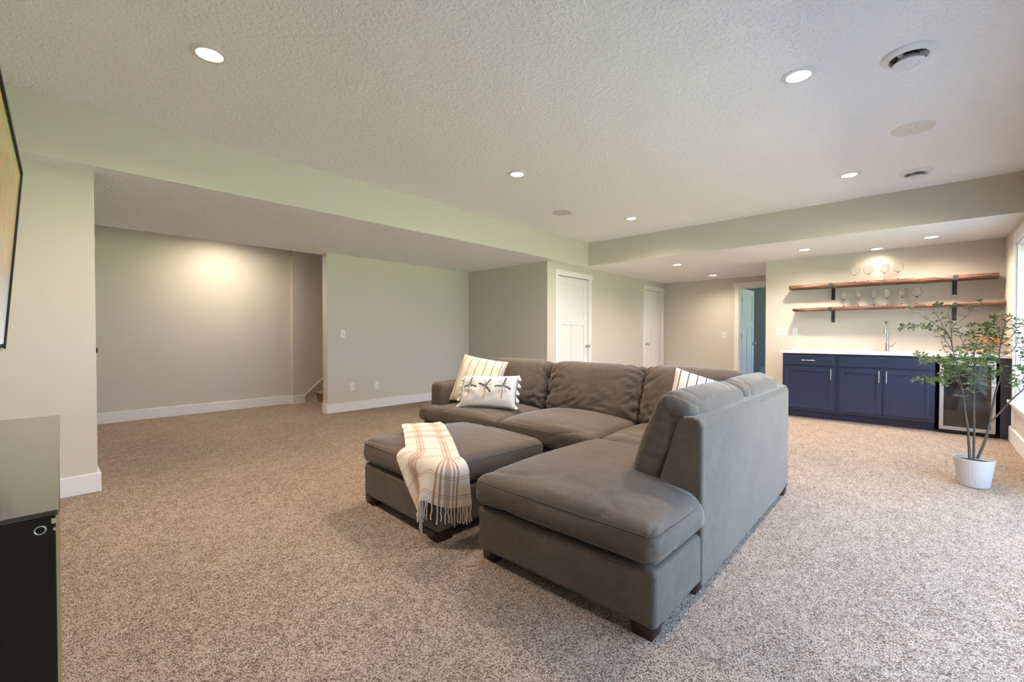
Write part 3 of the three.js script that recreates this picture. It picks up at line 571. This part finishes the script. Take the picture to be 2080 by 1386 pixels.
{
  const c1 = thing('base_cabinet', 'navy base cabinet at the left end with one drawer over one door', 'cabinet');
  mesh('carcass', box(XC, XB - 0.004, 0.105, 0.884, -1.47, -0.853, 0.002), M.navy, c1); mesh('toe_kick', box(XC + 0.075, XC + 0.09, 0, 0.105, -1.47, -0.853), M.navy, c1);
  shaker(c1, 'drawer', -1.45, -0.88, 0.724, 0.855, [0.792, -1.16, 0.16, false], true); shaker(c1, 'cabinet_door', -1.45, -0.88, 0.14, 0.695, [0.61, -0.91, 0.15, true]);
  const c2 = thing('base_cabinet', 'navy sink cabinet under the tap with two doors', 'cabinet');
  mesh('carcass', box(XC, XB - 0.004, 0.105, 0.884, -0.851, 0.085, 0.002), M.navy, c2); mesh('toe_kick', box(XC + 0.075, XC + 0.09, 0, 0.105, -0.851, 0.085), M.navy, c2); mesh('side_foot', box(XC + 0.09, XB - 0.05, 0, 0.105, 0.069, 0.085), M.navy, c2);
  shaker(c2, 'false_front', -0.826, 0.052, 0.724, 0.855, null, true); shaker(c2, 'cabinet_door', -0.826, -0.391, 0.14, 0.695, [0.61, -0.42, 0.15, true]); shaker(c2, 'cabinet_door', -0.378, 0.054, 0.14, 0.695, [0.61, -0.35, 0.15, true]);
  const ep = mesh('end_panel', box(XC, XB - 0.004, 0, 0.884, 0.603, 0.683, 0.002), M.navyDark); tag(ep, 'dark upright filler panel between the wine cooler and the window wall', 'panel');
  const ct = mesh('countertop', box(XC - 0.035, XB, 0.884, 0.916, -1.5, ZW - 0.002, 0.003), M.quartz); tag(ct, 'white quartz countertop with faint grey veins over the bar', 'countertop');
  const w = thing('wine_cooler', 'stainless steel framed wine cooler with dark glass door under the counter', 'wine cooler');
  const z0 = 0.122, z1 = 0.57, xf = XC - 0.012;
  mesh('body', box(xf + 0.035, XB - 0.06, 0.02, 0.862, z0, z1), M.black, w);
  mesh('door_frame', [box(xf - 0.005, xf + 0.03, 0.045, 0.85, z0, z0 + 0.036, 0.003), box(xf - 0.005, xf + 0.03, 0.045, 0.85, z1 - 0.036, z1, 0.003), box(xf - 0.005, xf + 0.03, 0.045, 0.085, z0 + 0.034, z1 - 0.034, 0.003), box(xf - 0.005, xf + 0.03, 0.79, 0.85, z0 + 0.034, z1 - 0.034, 0.003)], M.brushed, w);
  mesh('glass', box(xf + 0.002, xf + 0.02, 0.08, 0.795, z0 + 0.03, z1 - 0.03), M.blackGlass, w);
  mesh('kick_grille', box(xf + 0.02, xf + 0.04, 0.012, 0.04, z0, z1), M.iron, w);
}
{
  const f = thing('faucet', 'tall steel pull-down tap standing on the counter', 'faucet', [7.83, 0.916, -0.38]);
  mesh('base', lathe([[0.027, 0], [0.027, 0.006], [0.022, 0.012], [0.021, 0.10], [0.016, 0.118], [0.0125, 0.125]], 28), M.steel, f);
  mesh('spout', tube([V(0, 0.11, 0), V(0, 0.2, 0), V(0, 0.3, 0), V(-0.02, 0.36, -0.002), V(-0.07, 0.395, -0.006), V(-0.125, 0.375, -0.01), V(-0.15, 0.33, -0.012)], 0.0115, 60, 14), M.steel, f);
  mesh('spray_head', lathe([[0, 0], [0.0165, 0.0], [0.018, 0.01], [0.0155, 0.07], [0.0115, 0.11]], 24).translate(0, -0.11, 0).rotateZ(-0.12).translate(-0.149, 0.345, -0.012), M.steel, f);
  mesh('lever', [rod(V(0, 0.068, 0.01), V(0, 0.068, 0.062), 0.013, 16), rod(V(0, 0.07, 0.055), V(-0.004, 0.125, 0.092), 0.0045, 8)], M.steel, f);
}
// shelves
function shelf(y0, y1, z0, z1, depth, label, wseed) {
  const s = thing('wooden_shelf', label, 'shelf');
  let g = new THREE.BoxGeometry(depth, y1 - y0, z1 - z0, 8, 4, 90); g.translate(XB - depth / 2 - 0.002, (y0 + y1) / 2, (z0 + z1) / 2);
  g.deleteAttribute('uv'); g.deleteAttribute('normal'); g = mergeVertices(g, 1e-5);
  const p = g.attributes.position;
  for (let i = 0; i < p.count; i++) {
    let x = p.getX(i), y = p.getY(i), z = p.getZ(i); const front = smooth(XB - depth + 0.03, XB - depth, x), ty = (y - (y0 + y1) / 2) / ((y1 - y0) / 2);
    x += front * (0.012 * ty * ty * (ty < 0 ? 1.7 : 0.8) + 0.006 * noise(z * 2.2, y * 20, wseed) + 0.003 * noise(z * 7, y * 30, wseed));
    const end = Math.min(z - z0, z1 - z); if (end < 0.03) x += front * 0.012 * (1 - end / 0.03); 
    p.setXYZ(i, x, y + 0.0015 * noise(z * 3, x * 9, wseed), z);
  }
  g.computeVertexNormals();
  const flat = g.toNonIndexed(); flat.computeVertexNormals();
  mesh('board', planar(flat), M.wood, s);
  for (const z of [-0.994, 0.262]) mesh('bracket', [box(XB - 0.006, XB - 0.001, y0 - 0.17, y0, z - 0.022, z + 0.022, 0.002), box(XB - depth - 0.004, XB - 0.001, y0 - 0.006, y0, z - 0.022, z + 0.022, 0.002), box(XB - depth - 0.009, XB - depth - 0.002, y0 - 0.006, y1 + 0.003, z - 0.022, z + 0.022, 0.002)], M.iron, s, 'black iron bracket');
}
shelf(1.818, 1.87, -1.508, 0.626, 0.26, 'upper reddish-brown wooden shelf on black brackets', 3);
shelf(1.49, 1.532, -1.46, 0.681, 0.26, 'lower reddish-brown wooden shelf reaching the window wall', 17);
// wine glasses
{
  const prof = (kx, ky, open) => [[0, 0.0], [0.034, 0.0], [0.035, 0.002], [0.02, 0.005], [0.006, 0.012], [0.004, 0.03], [0.004, 0.085], [0.008, 0.098], [0.026 * kx, 0.11], [0.040 * kx, 0.132], [0.0445 * kx, 0.155], [0.042 * kx, 0.18 * ky], [0.034 * kx * open, 0.215 * ky], [0.0325 * kx * open, 0.215 * ky], [0.0405 * kx, 0.18 * ky], [0.043 * kx, 0.155], [0.0385 * kx, 0.133], [0.025 * kx, 0.112], [0.007, 0.1005], [0, 0.0995]];
  const geo = { white: lathe(prof(0.95, 1, 1), 32), round: lathe(prof(1.12, 0.99, 0.95), 32), wide: lathe(prof(1.28, 1, 0.92), 32) };
  const low = 1.5325, high = 1.8705;
  const spec = [['white', 7.80, low, -0.852, 'wine glass on the lower shelf, nearest the left bracket'], ['white', 7.80, low, -0.692, 'wine glass on the lower shelf, second from the left'], ['white', 7.80, low, -0.522, 'wine glass on the lower shelf, third from the left'], ['white', 7.80, low, -0.383, 'wine glass on the lower shelf, fourth from the left'], ['round', 7.80, low, -0.234, 'rounded wine glass on the lower shelf, fifth from the left'], ['wide', 7.80, low, -0.09, 'widest wine glass on the lower shelf, nearest the right bracket'],
    ['wide', 7.80, high, -0.733, 'clear wine glass on the upper shelf, leftmost of four'], ['wide', 7.80, high, -0.583, 'clear wine glass on the upper shelf, second of four'], ['wide', 7.80, high, -0.412, 'clear wine glass on the upper shelf, third of four'], ['wide', 7.80, high, -0.276, 'clear wine glass on the upper shelf, rightmost of four']];
  const proto = {};
  for (const [k, x, y, z, label] of spec) {
    let o = proto[k];
    if (!o) { o = proto[k] = thing('wine_glass', '', 'wine glass'); mesh('bowl', geo[k], M.glass, o); } else { o = o.clone(); o.name = numbered('wine_glass'); scene.add(o); }
    o.position.set(x, y, z); tag(o, label, 'wine glass', y === low ? 'wine glasses on the lower shelf' : 'wine glasses on the upper shelf');
  }
}
// copper wine rack and three amber bottles
{
  const r = thing('wine_rack', 'copper wire honeycomb wine rack on the counter behind the plant', 'wine rack', [7.62, 0.919, 0.53]);
  const hex = (cy, cz, R, x) => { const g = []; for (let k = 0; k < 6; k++) { const a = (k * 60 + 30) * Math.PI / 180, b = a + Math.PI / 3; g.push(rod(V(x, cy + R * Math.sin(a), cz + R * Math.cos(a)), V(x, cy + R * Math.sin(b), cz + R * Math.cos(b)), 0.0032, 6)); } return g; };
  const Rx = 0.062, cellsAt = [[0.062, -0.107], [0.062, 0], [0.062, 0.107], [0.155, -0.0535], [0.155, 0.0535]];
  for (const x of [-0.08, 0.1]) mesh('frame', cellsAt.flatMap(([y, z]) => hex(y, z, Rx, x)), M.copper, r);
  const cross = []; for (const [y, z] of cellsAt) for (let k = 0; k < 6; k++) { const a = (k * 60 + 30) * Math.PI / 180; cross.push(rod(V(-0.08, y + Rx * Math.sin(a), z + Rx * Math.cos(a)), V(0.1, y + Rx * Math.sin(a), z + Rx * Math.cos(a)), 0.003, 6)); }
  mesh('cross_wire', cross, M.copper, r);
  mesh('top_handle', [rod(V(0.1, 0.21, -0.05), V(0.1, 0.265, -0.05), 0.0026, 6), rod(V(0.1, 0.265, -0.05), V(0.1, 0.265, 0.05), 0.0026, 6), rod(V(0.1, 0.265, 0.05), V(0.1, 0.21, 0.05), 0.0026, 6)], M.copper, r);
  const bottle = (y, z, color, cap, label) => {
    const b = thing('wine_bottle', label, 'bottle', [7.5, 0.919 + y, 0.53 + z], 0, 'bottles lying in the copper rack');
    mesh('glass_body', lathe([[0, 0.006], [0.02, 0.004], [0.036, 0], [0.038, 0.006], [0.038, 0.18], [0.034, 0.205], [0.016, 0.235], [0.0145, 0.30], [0, 0.30]], 28).rotateZ(-Math.PI / 2), phys(color, 0.12, { clearcoat: 0.6 }), b);
    mesh('foil', lathe([[0.0152, 0.235], [0.0158, 0.29], [0.0155, 0.303], [0, 0.303]], 20).rotateZ(-Math.PI / 2), cap, b);
  };
  const foil = std(lin(0.5, 0.3, 0.1), 0.4, { metalness: 1 });
  bottle(0.155, -0.0535, lin(0.72, 0.40, 0.04), foil, 'golden amber bottle end at the left of the copper rack');
  bottle(0.155, 0.0535, lin(0.70, 0.28, 0.04), foil, 'orange bottle lying in the upper right of the copper rack');
  bottle(0.062, -0.0, lin(0.30, 0.09, 0.015), foil, 'dark brown bottle lying low in the copper rack');
}

// ---------------------------------------------------------------- television and console
{
  const t = thing('television', 'thin black flat television tilted on the left wall, autumn scene on screen', 'television', [-0.094, 1.488, -2.38]); t.rotation.set(0, -0.021, -0.076);
  const scr = canvasTex(1024, 576, (c, w, h) => {
    const g = c.createLinearGradient(0, 0, 0, h); g.addColorStop(0, '#7f8a3a'); g.addColorStop(0.35, '#a9853f'); g.addColorStop(0.6, '#93857a'); g.addColorStop(1, '#dfe6ee'); c.fillStyle = g; c.fillRect(0, 0, w, h);
    let s = 7; const q = () => (s = (s * 16807) % 2147483647) / 2147483647;
    for (let i = 0; i < 900; i++) { const x = q() * w, y = q() * h * 0.62; c.globalAlpha = 0.4; c.fillStyle = ['#c98a35', '#8c9a3c', '#d9a048', '#5f6b32', '#b0572c', '#7a7f5a'][Math.floor(q() * 6)]; c.beginPath(); c.ellipse(x, y, 6 + q() * 26, 4 + q() * 14, q() * 3, 0, 7); c.fill(); }
    for (let i = 0; i < 420; i++) { const x = q() * w, y = h * (0.3 + 0.65 * q()); c.globalAlpha = 0.35; c.strokeStyle = ['#f2f5f8', '#dfe7ee', '#c9793f', '#a9b4bd', '#e9a873'][Math.floor(q() * 5)]; c.lineWidth = 1 + q() * 5; c.beginPath(); c.moveTo(x, y); c.lineTo(x + 20 - q() * 40, y + 40 + q() * 90); c.stroke(); }
    c.globalAlpha = 1;
  });
  mesh('bezel', box(-0.045, 0, -0.415, 0.415, -0.725, 0.725, 0.004), M.black, t);
  const sg = new THREE.PlaneGeometry(1.415, 0.79).rotateY(Math.PI / 2).translate(0.0012, 0.004, 0);
  mesh('screen', sg, std(lin(0.02, 0.02, 0.02), 0.25, { emissive: lin(1, 1, 1), emissiveMap: scr, emissiveIntensity: 0.3 }), t, 'lit screen showing an autumn waterfall scene');
  mesh('rim', [box(-0.01, 0.009, -0.415, 0.415, -0.727, -0.712, 0.002), box(-0.01, 0.002, -0.415, 0.415, 0.712, 0.727, 0.002), box(-0.01, 0.009, 0.402, 0.416, -0.727, 0.727, 0.002)], M.black, t);
  mesh('bottom_strip', box(-0.03, 0.004, -0.42, -0.41, -0.72, 0.72, 0.002), M.brushed, t);
  mesh('wall_mount', [box(-0.265, -0.25, -0.2, 0.2, -0.2, 0.2), box(-0.25, -0.04, -0.03, 0.03, -0.03, 0.03)], M.iron, t);
}
{
  const ang = Math.atan2(0.044, 1.741), len = 1.745, dep = 0.40, yt = 0.73;
  const c = thing('media_console', 'worn black console with glossy dark top below the television', 'console', [(0.029 + 0.073) / 2 - dep / 2, 0, (-1.488 - 3.229) / 2], -ang);
  mesh('body', [box(-dep / 2, dep / 2 - 0.004, 0, yt - 0.012, -len / 2, len / 2, 0.003)], phys(lin(0.008, 0.0065, 0.0055), 0.28), c);
  mesh('top', box(-dep / 2, dep / 2, yt - 0.012, yt, -len / 2, len / 2, 0.003), phys(lin(0.05, 0.042, 0.033), 0.22, { clearcoat: 0.7, clearcoatRoughness: 0.12 }), c);
  mesh('worn_edge', box(dep / 2 - 0.006, dep / 2 + 0.003, 0.0, yt - 0.013, len / 2 - 0.02, len / 2 - 0.001, 0.001), std(lin(0.40, 0.26, 0.12), 0.8), c, 'bare tan wood where the black finish is worn off');
  mesh('fitting', new THREE.TorusGeometry(0.009, 0.0016, 8, 28).translate(dep / 2 - 0.03, yt - 0.04, len / 2 + 0.0005), M.brushed, c, 'small metal ring fitting');
  mesh('chip', [box(dep / 2 - 0.012, dep / 2 - 0.004, yt - 0.03, yt - 0.018, len / 2 - 0.001, len / 2 + 0.0006), box(dep / 2 - 0.009, dep / 2 - 0.005, yt - 0.047, yt - 0.04, len / 2 - 0.001, len / 2 + 0.0006)], std(lin(0.45, 0.34, 0.22), 0.8), c, 'chipped finish');
}

// ---------------------------------------------------------------- potted plant
{
  const PX = 4.812, PZ = 0.275, pl = thing('potted_plant', 'leafy green slender-stemmed plant in a ribbed off-white pot by the bar', 'plant', [PX, 0, PZ]);
  const seg = 144, prof = [[0, 0.0], [0.082, 0.0], [0.088, 0.006], [0.103, 0.12], [0.112, 0.195], [0.1135, 0.207], [0.110, 0.209], [0.106, 0.205], [0.103, 0.17], [0, 0.168]];
  const pg = lathe(prof, seg), pp = pg.attributes.position;
  for (let i = 0; i < pp.count; i++) { const x = pp.getX(i), y = pp.getY(i), z = pp.getZ(i), r = Math.hypot(x, z); if (y > 0.004 && y < 0.15 && r > 0.08) { const k = 1 - 0.012 * (0.5 + 0.5 * Math.cos(Math.atan2(z, x) * 36)); pp.setX(i, x * k); pp.setZ(i, z * k); } }
  pg.computeVertexNormals(); mesh('pot', pg, M.pot, pl);
  const sg = new THREE.CircleGeometry(0.104, 40, 0, 6.2832).rotateX(-Math.PI / 2).translate(0, 0.182, 0); mesh('soil', sg, M.soil, pl);
  const D0 = V(PX, 0.6, PZ).sub(V(0, EYE, 0)).dot(fwd);
  const q = (X, Y, dd = 0) => at(1780 + X / 3.013, 580 + Y / 3.013, D0 + dd).sub(V(PX, 0, PZ));
  const stems = [
    [[572, 1062, 0], [568, 960, 0.01], [560, 880, 0.01], [545, 780, 0.02], [528, 650, 0.02], [505, 555, 0.03], [470, 400, 0.03], [440, 300, 0.05], [400, 262, 0.06]],
    [[596, 1062, 0.01], [598, 900, 0.02], [597, 650, 0.02], [602, 520, 0.0], [600, 410, -0.02], [648, 340, -0.03], [720, 300, -0.04]],
    [[618, 1062, 0.0], [662, 960, -0.01], [690, 860, -0.02], [706, 770, -0.03], [734, 640, -0.04], [760, 560, -0.05], [752, 430, -0.03], [772, 300, -0.02], [790, 230, -0.02]],
    [[694, 842, -0.02], [760, 775, -0.05], [838, 690, -0.09], [905, 632, -0.12], [960, 560, -0.14], [990, 430, -0.15]],
  ];
  const radii = [0.0085, 0.0085, 0.0095, 0.006];
  const curves = stems.map((s) => new THREE.CatmullRomCurve3(s.map((a) => q(...a)), false, 'centripetal'));
  function taper(curve, r0, r1, seg = 40, rad = 7) {
    const g = new THREE.TubeGeometry(curve, seg, 1, rad), p = g.attributes.position;
    for (let i = 0; i <= seg; i++) { const c = curve.getPointAt(i / seg), r = r0 + (r1 - r0) * i / seg + 0.0006 * Math.sin(i * 1.9); for (let j = 0; j <= rad; j++) { const k = i * (rad + 1) + j; p.setXYZ(k, c.x + (p.getX(k) - c.x) * r, c.y + (p.getY(k) - c.y) * r, c.z + (p.getZ(k) - c.z) * r); } }
    g.computeVertexNormals(); return g;
  }
  curves.forEach((c, i) => mesh('stem', taper(c, radii[i], 0.0022, 60), M.bark, pl));
  mesh('stem_stub', [rod(q(571, 1062), q(562, 876, -0.005), 0.0088, 9, 0.0075)], M.bark, pl);
  // twigs: stem, where along it, then points towards the tip
  const twigs = [
    [0, 0.8, [[380, 285, 0.05], [300, 262, 0.03], [160, 258, 0.02]]], [0, 0.95, [[330, 215, 0.1], [270, 180, 0.1], [200, 142, 0.12]]], [0, 0.9, [[385, 205, 0.12], [345, 140, 0.14], [380, 122, 0.16]]],
    [0, 0.86, [[470, 250, 0.0], [545, 195, -0.04], [628, 100, -0.06]]], [0, 0.84, [[452, 222, 0.02], [440, 170, 0.03], [455, 130, 0.04]]], [0, 0.62, [[430, 480, -0.04], [340, 458, -0.06], [245, 425, -0.07]]],
    [0, 0.6, [[440, 470, -0.1], [380, 470, -0.14], [285, 470, -0.18]]], [0, 0.5, [[470, 560, -0.05], [400, 585, -0.1], [235, 578, -0.14]]], [0, 0.56, [[440, 520, -0.06], [410, 560, -0.1], [420, 600, -0.12]]],
    [0, 0.7, [[520, 380, 0.08], [560, 300, 0.1], [590, 240, 0.12]]], [0, 0.68, [[420, 400, 0.04], [400, 340, 0.06], [420, 300, 0.04]]],
    [1, 0.62, [[560, 460, -0.08], [510, 440, -0.12], [450, 470, -0.16]]], [1, 0.7, [[640, 460, -0.1], [690, 490, -0.14], [740, 520, -0.16]]], [1, 0.66, [[560, 420, 0.05], [520, 330, 0.08], [500, 270, 0.1]]],
    [1, 0.75, [[650, 430, -0.05], [700, 420, -0.06], [740, 380, -0.08]]], [1, 0.8, [[610, 350, 0.08], [650, 270, 0.1], [640, 250, 0.12]]], [1, 0.9, [[660, 300, 0.0], [690, 250, 0.02], [720, 200, 0.03]]],
    [2, 0.62, [[790, 540, -0.1], [830, 570, -0.14], [845, 600, -0.16]]], [2, 0.7, [[720, 460, -0.1], [690, 420, -0.14], [660, 470, -0.18]]], [2, 0.75, [[800, 420, -0.06], [850, 380, -0.08], [870, 300, -0.1]]],
    [2, 0.86, [[740, 260, 0.0], [720, 220, 0.02], [690, 240, 0.02]]], [2, 0.94, [[810, 210, 0.0], [830, 200, 0.0], [770, 172, 0.02]]], [2, 0.84, [[830, 310, -0.08], [870, 250, -0.12], [905, 225, -0.14]]], [2, 0.66, [[720, 570, -0.08], [700, 540, -0.1], [690, 500, -0.12]]],
    [3, 0.5, [[860, 590, -0.12], [900, 600, -0.16], [890, 520, -0.2]]], [3, 0.72, [[900, 540, -0.15], [880, 470, -0.2], [900, 400, -0.2]]], [3, 0.85, [[940, 460, -0.15], [900, 380, -0.18], [890, 330, -0.2]]], [3, 0.95, [[980, 400, -0.16], [960, 320, -0.2], [930, 250, -0.22]]],
    [1, 0.58, [[570, 520, -0.1], [520, 500, -0.16], [600, 470, -0.2]]], [2, 0.8, [[700, 380, 0.05], [650, 340, 0.08], [600, 330, 0.1]]], [1, 0.85, [[640, 390, -0.12], [690, 360, -0.16], [770, 330, -0.18]]], [2, 0.9, [[790, 280, -0.1], [840, 250, -0.14], [860, 210, -0.16]]],
  ];
  const nodes = [];
  for (const [si, u, pts] of twigs) {
    const a = curves[si].getPointAt(u), c = new THREE.CatmullRomCurve3([a, ...pts.map((t) => q(...t))], false, 'centripetal');
    mesh('twig', taper(c, 0.0028, 0.001, 18, 5), M.bark, pl);
    const len = c.getLength(), n = Math.max(3, Math.round(len / 0.036));
    for (let k = 1; k <= n; k++) {
      const t = k / n; if (t < 0.22) continue;
      const p = c.getPointAt(t); let tip = p.clone();
      if (k < n) { tip.add(V(rr(-1, 1), rr(-0.6, 1), rr(-1, 1)).normalize().multiplyScalar(rr(0.012, 0.04))); }
      nodes.push([tip, c.getTangentAt(t), k === n]);
    }
  }
  for (let i = 0; i < 3; i++) for (let k = 0; k < 34; k++) { const t = 0.48 + 0.52 * k / 34, p = curves[i].getPointAt(t); nodes.push([p.clone().add(V(rr(-0.07, 0.07), rr(-0.03, 0.06), rr(-0.07, 0.07))), curves[i].getTangentAt(t), false]); }
  const leafGeo = (() => {                                            // small obovate leaf, folded along its midrib
    const pos = [], idx = [], nrm = 6; const wv = [0.02, 0.34, 0.72, 0.98, 0.92, 0.55, 0.0];
    for (let i = 0; i <= nrm; i++) { const y = i / nrm; const bend = -0.12 * y * y; for (const s of [-1, 0, 1]) pos.push(s * wv[i] * 0.24, y, bend + Math.abs(s) * wv[i] * 0.07); }
    for (let i = 0; i < nrm; i++) for (const s of [0, 1]) { const a = i * 3 + s; idx.push(a, a + 1, a + 3, a + 1, a + 4, a + 3); }
    const g = new THREE.BufferGeometry(); g.setAttribute('position', new THREE.Float32BufferAttribute(pos, 3)); g.setIndex(idx); g.computeVertexNormals(); return g;
  })();
  const leafMats = [[0.085, 0.135, 0.034], [0.062, 0.105, 0.03], [0.125, 0.165, 0.04], [0.045, 0.09, 0.04], [0.18, 0.20, 0.06]].map((c) => phys(lin(...c), 0.55, { transmission: 0.3, thickness: 0, side: THREE.DoubleSide }));
  const leaves = [];
  for (const [p, tan, end] of nodes) {
    const n = end ? 5 : 3 + Math.floor(rnd() * 2), ph = rnd() * 6.28;
    const ax = V(tan.x, tan.y + 0.5, tan.z).normalize(), e1 = Math.abs(ax.y) < 0.9 ? V(0, 1, 0).cross(ax).normalize() : V(1, 0, 0).cross(ax).normalize(), e2 = ax.clone().cross(e1);
    for (let k = 0; k < n; k++) {
      const a = ph + k * 6.283 / n + rr(-0.25, 0.25), d = e1.clone().multiplyScalar(Math.cos(a)).addScaledVector(e2, Math.sin(a)).addScaledVector(ax, rr(0.1, 0.7)).normalize();
      const z = ax.clone().addScaledVector(d, -ax.dot(d)).normalize(), x = d.clone().cross(z), s = rr(0.028, 0.044);
      leaves.push([new THREE.Matrix4().makeBasis(x.multiplyScalar(s), d.clone().multiplyScalar(s), z.multiplyScalar(s)).setPosition(p), Math.floor(rnd() * 5)]);
    }
  }
  leaves.slice(0, 300).forEach(([m, k]) => { const o = mesh('leaf', leafGeo, leafMats[k], pl); m.decompose(o.position, o.quaternion, o.scale); });
  const rest = leaves.slice(300); console.log('leaves', leaves.length);
  if (rest.length) mesh('foliage', rest.map(([m]) => leafGeo.clone().applyMatrix4(m)), phys(lin(0.095, 0.14, 0.036), 0.55, { transmission: 0.3, thickness: 0, side: THREE.DoubleSide }), pl).userData.kind = 'stuff';
}

renderer.render(scene, camera);
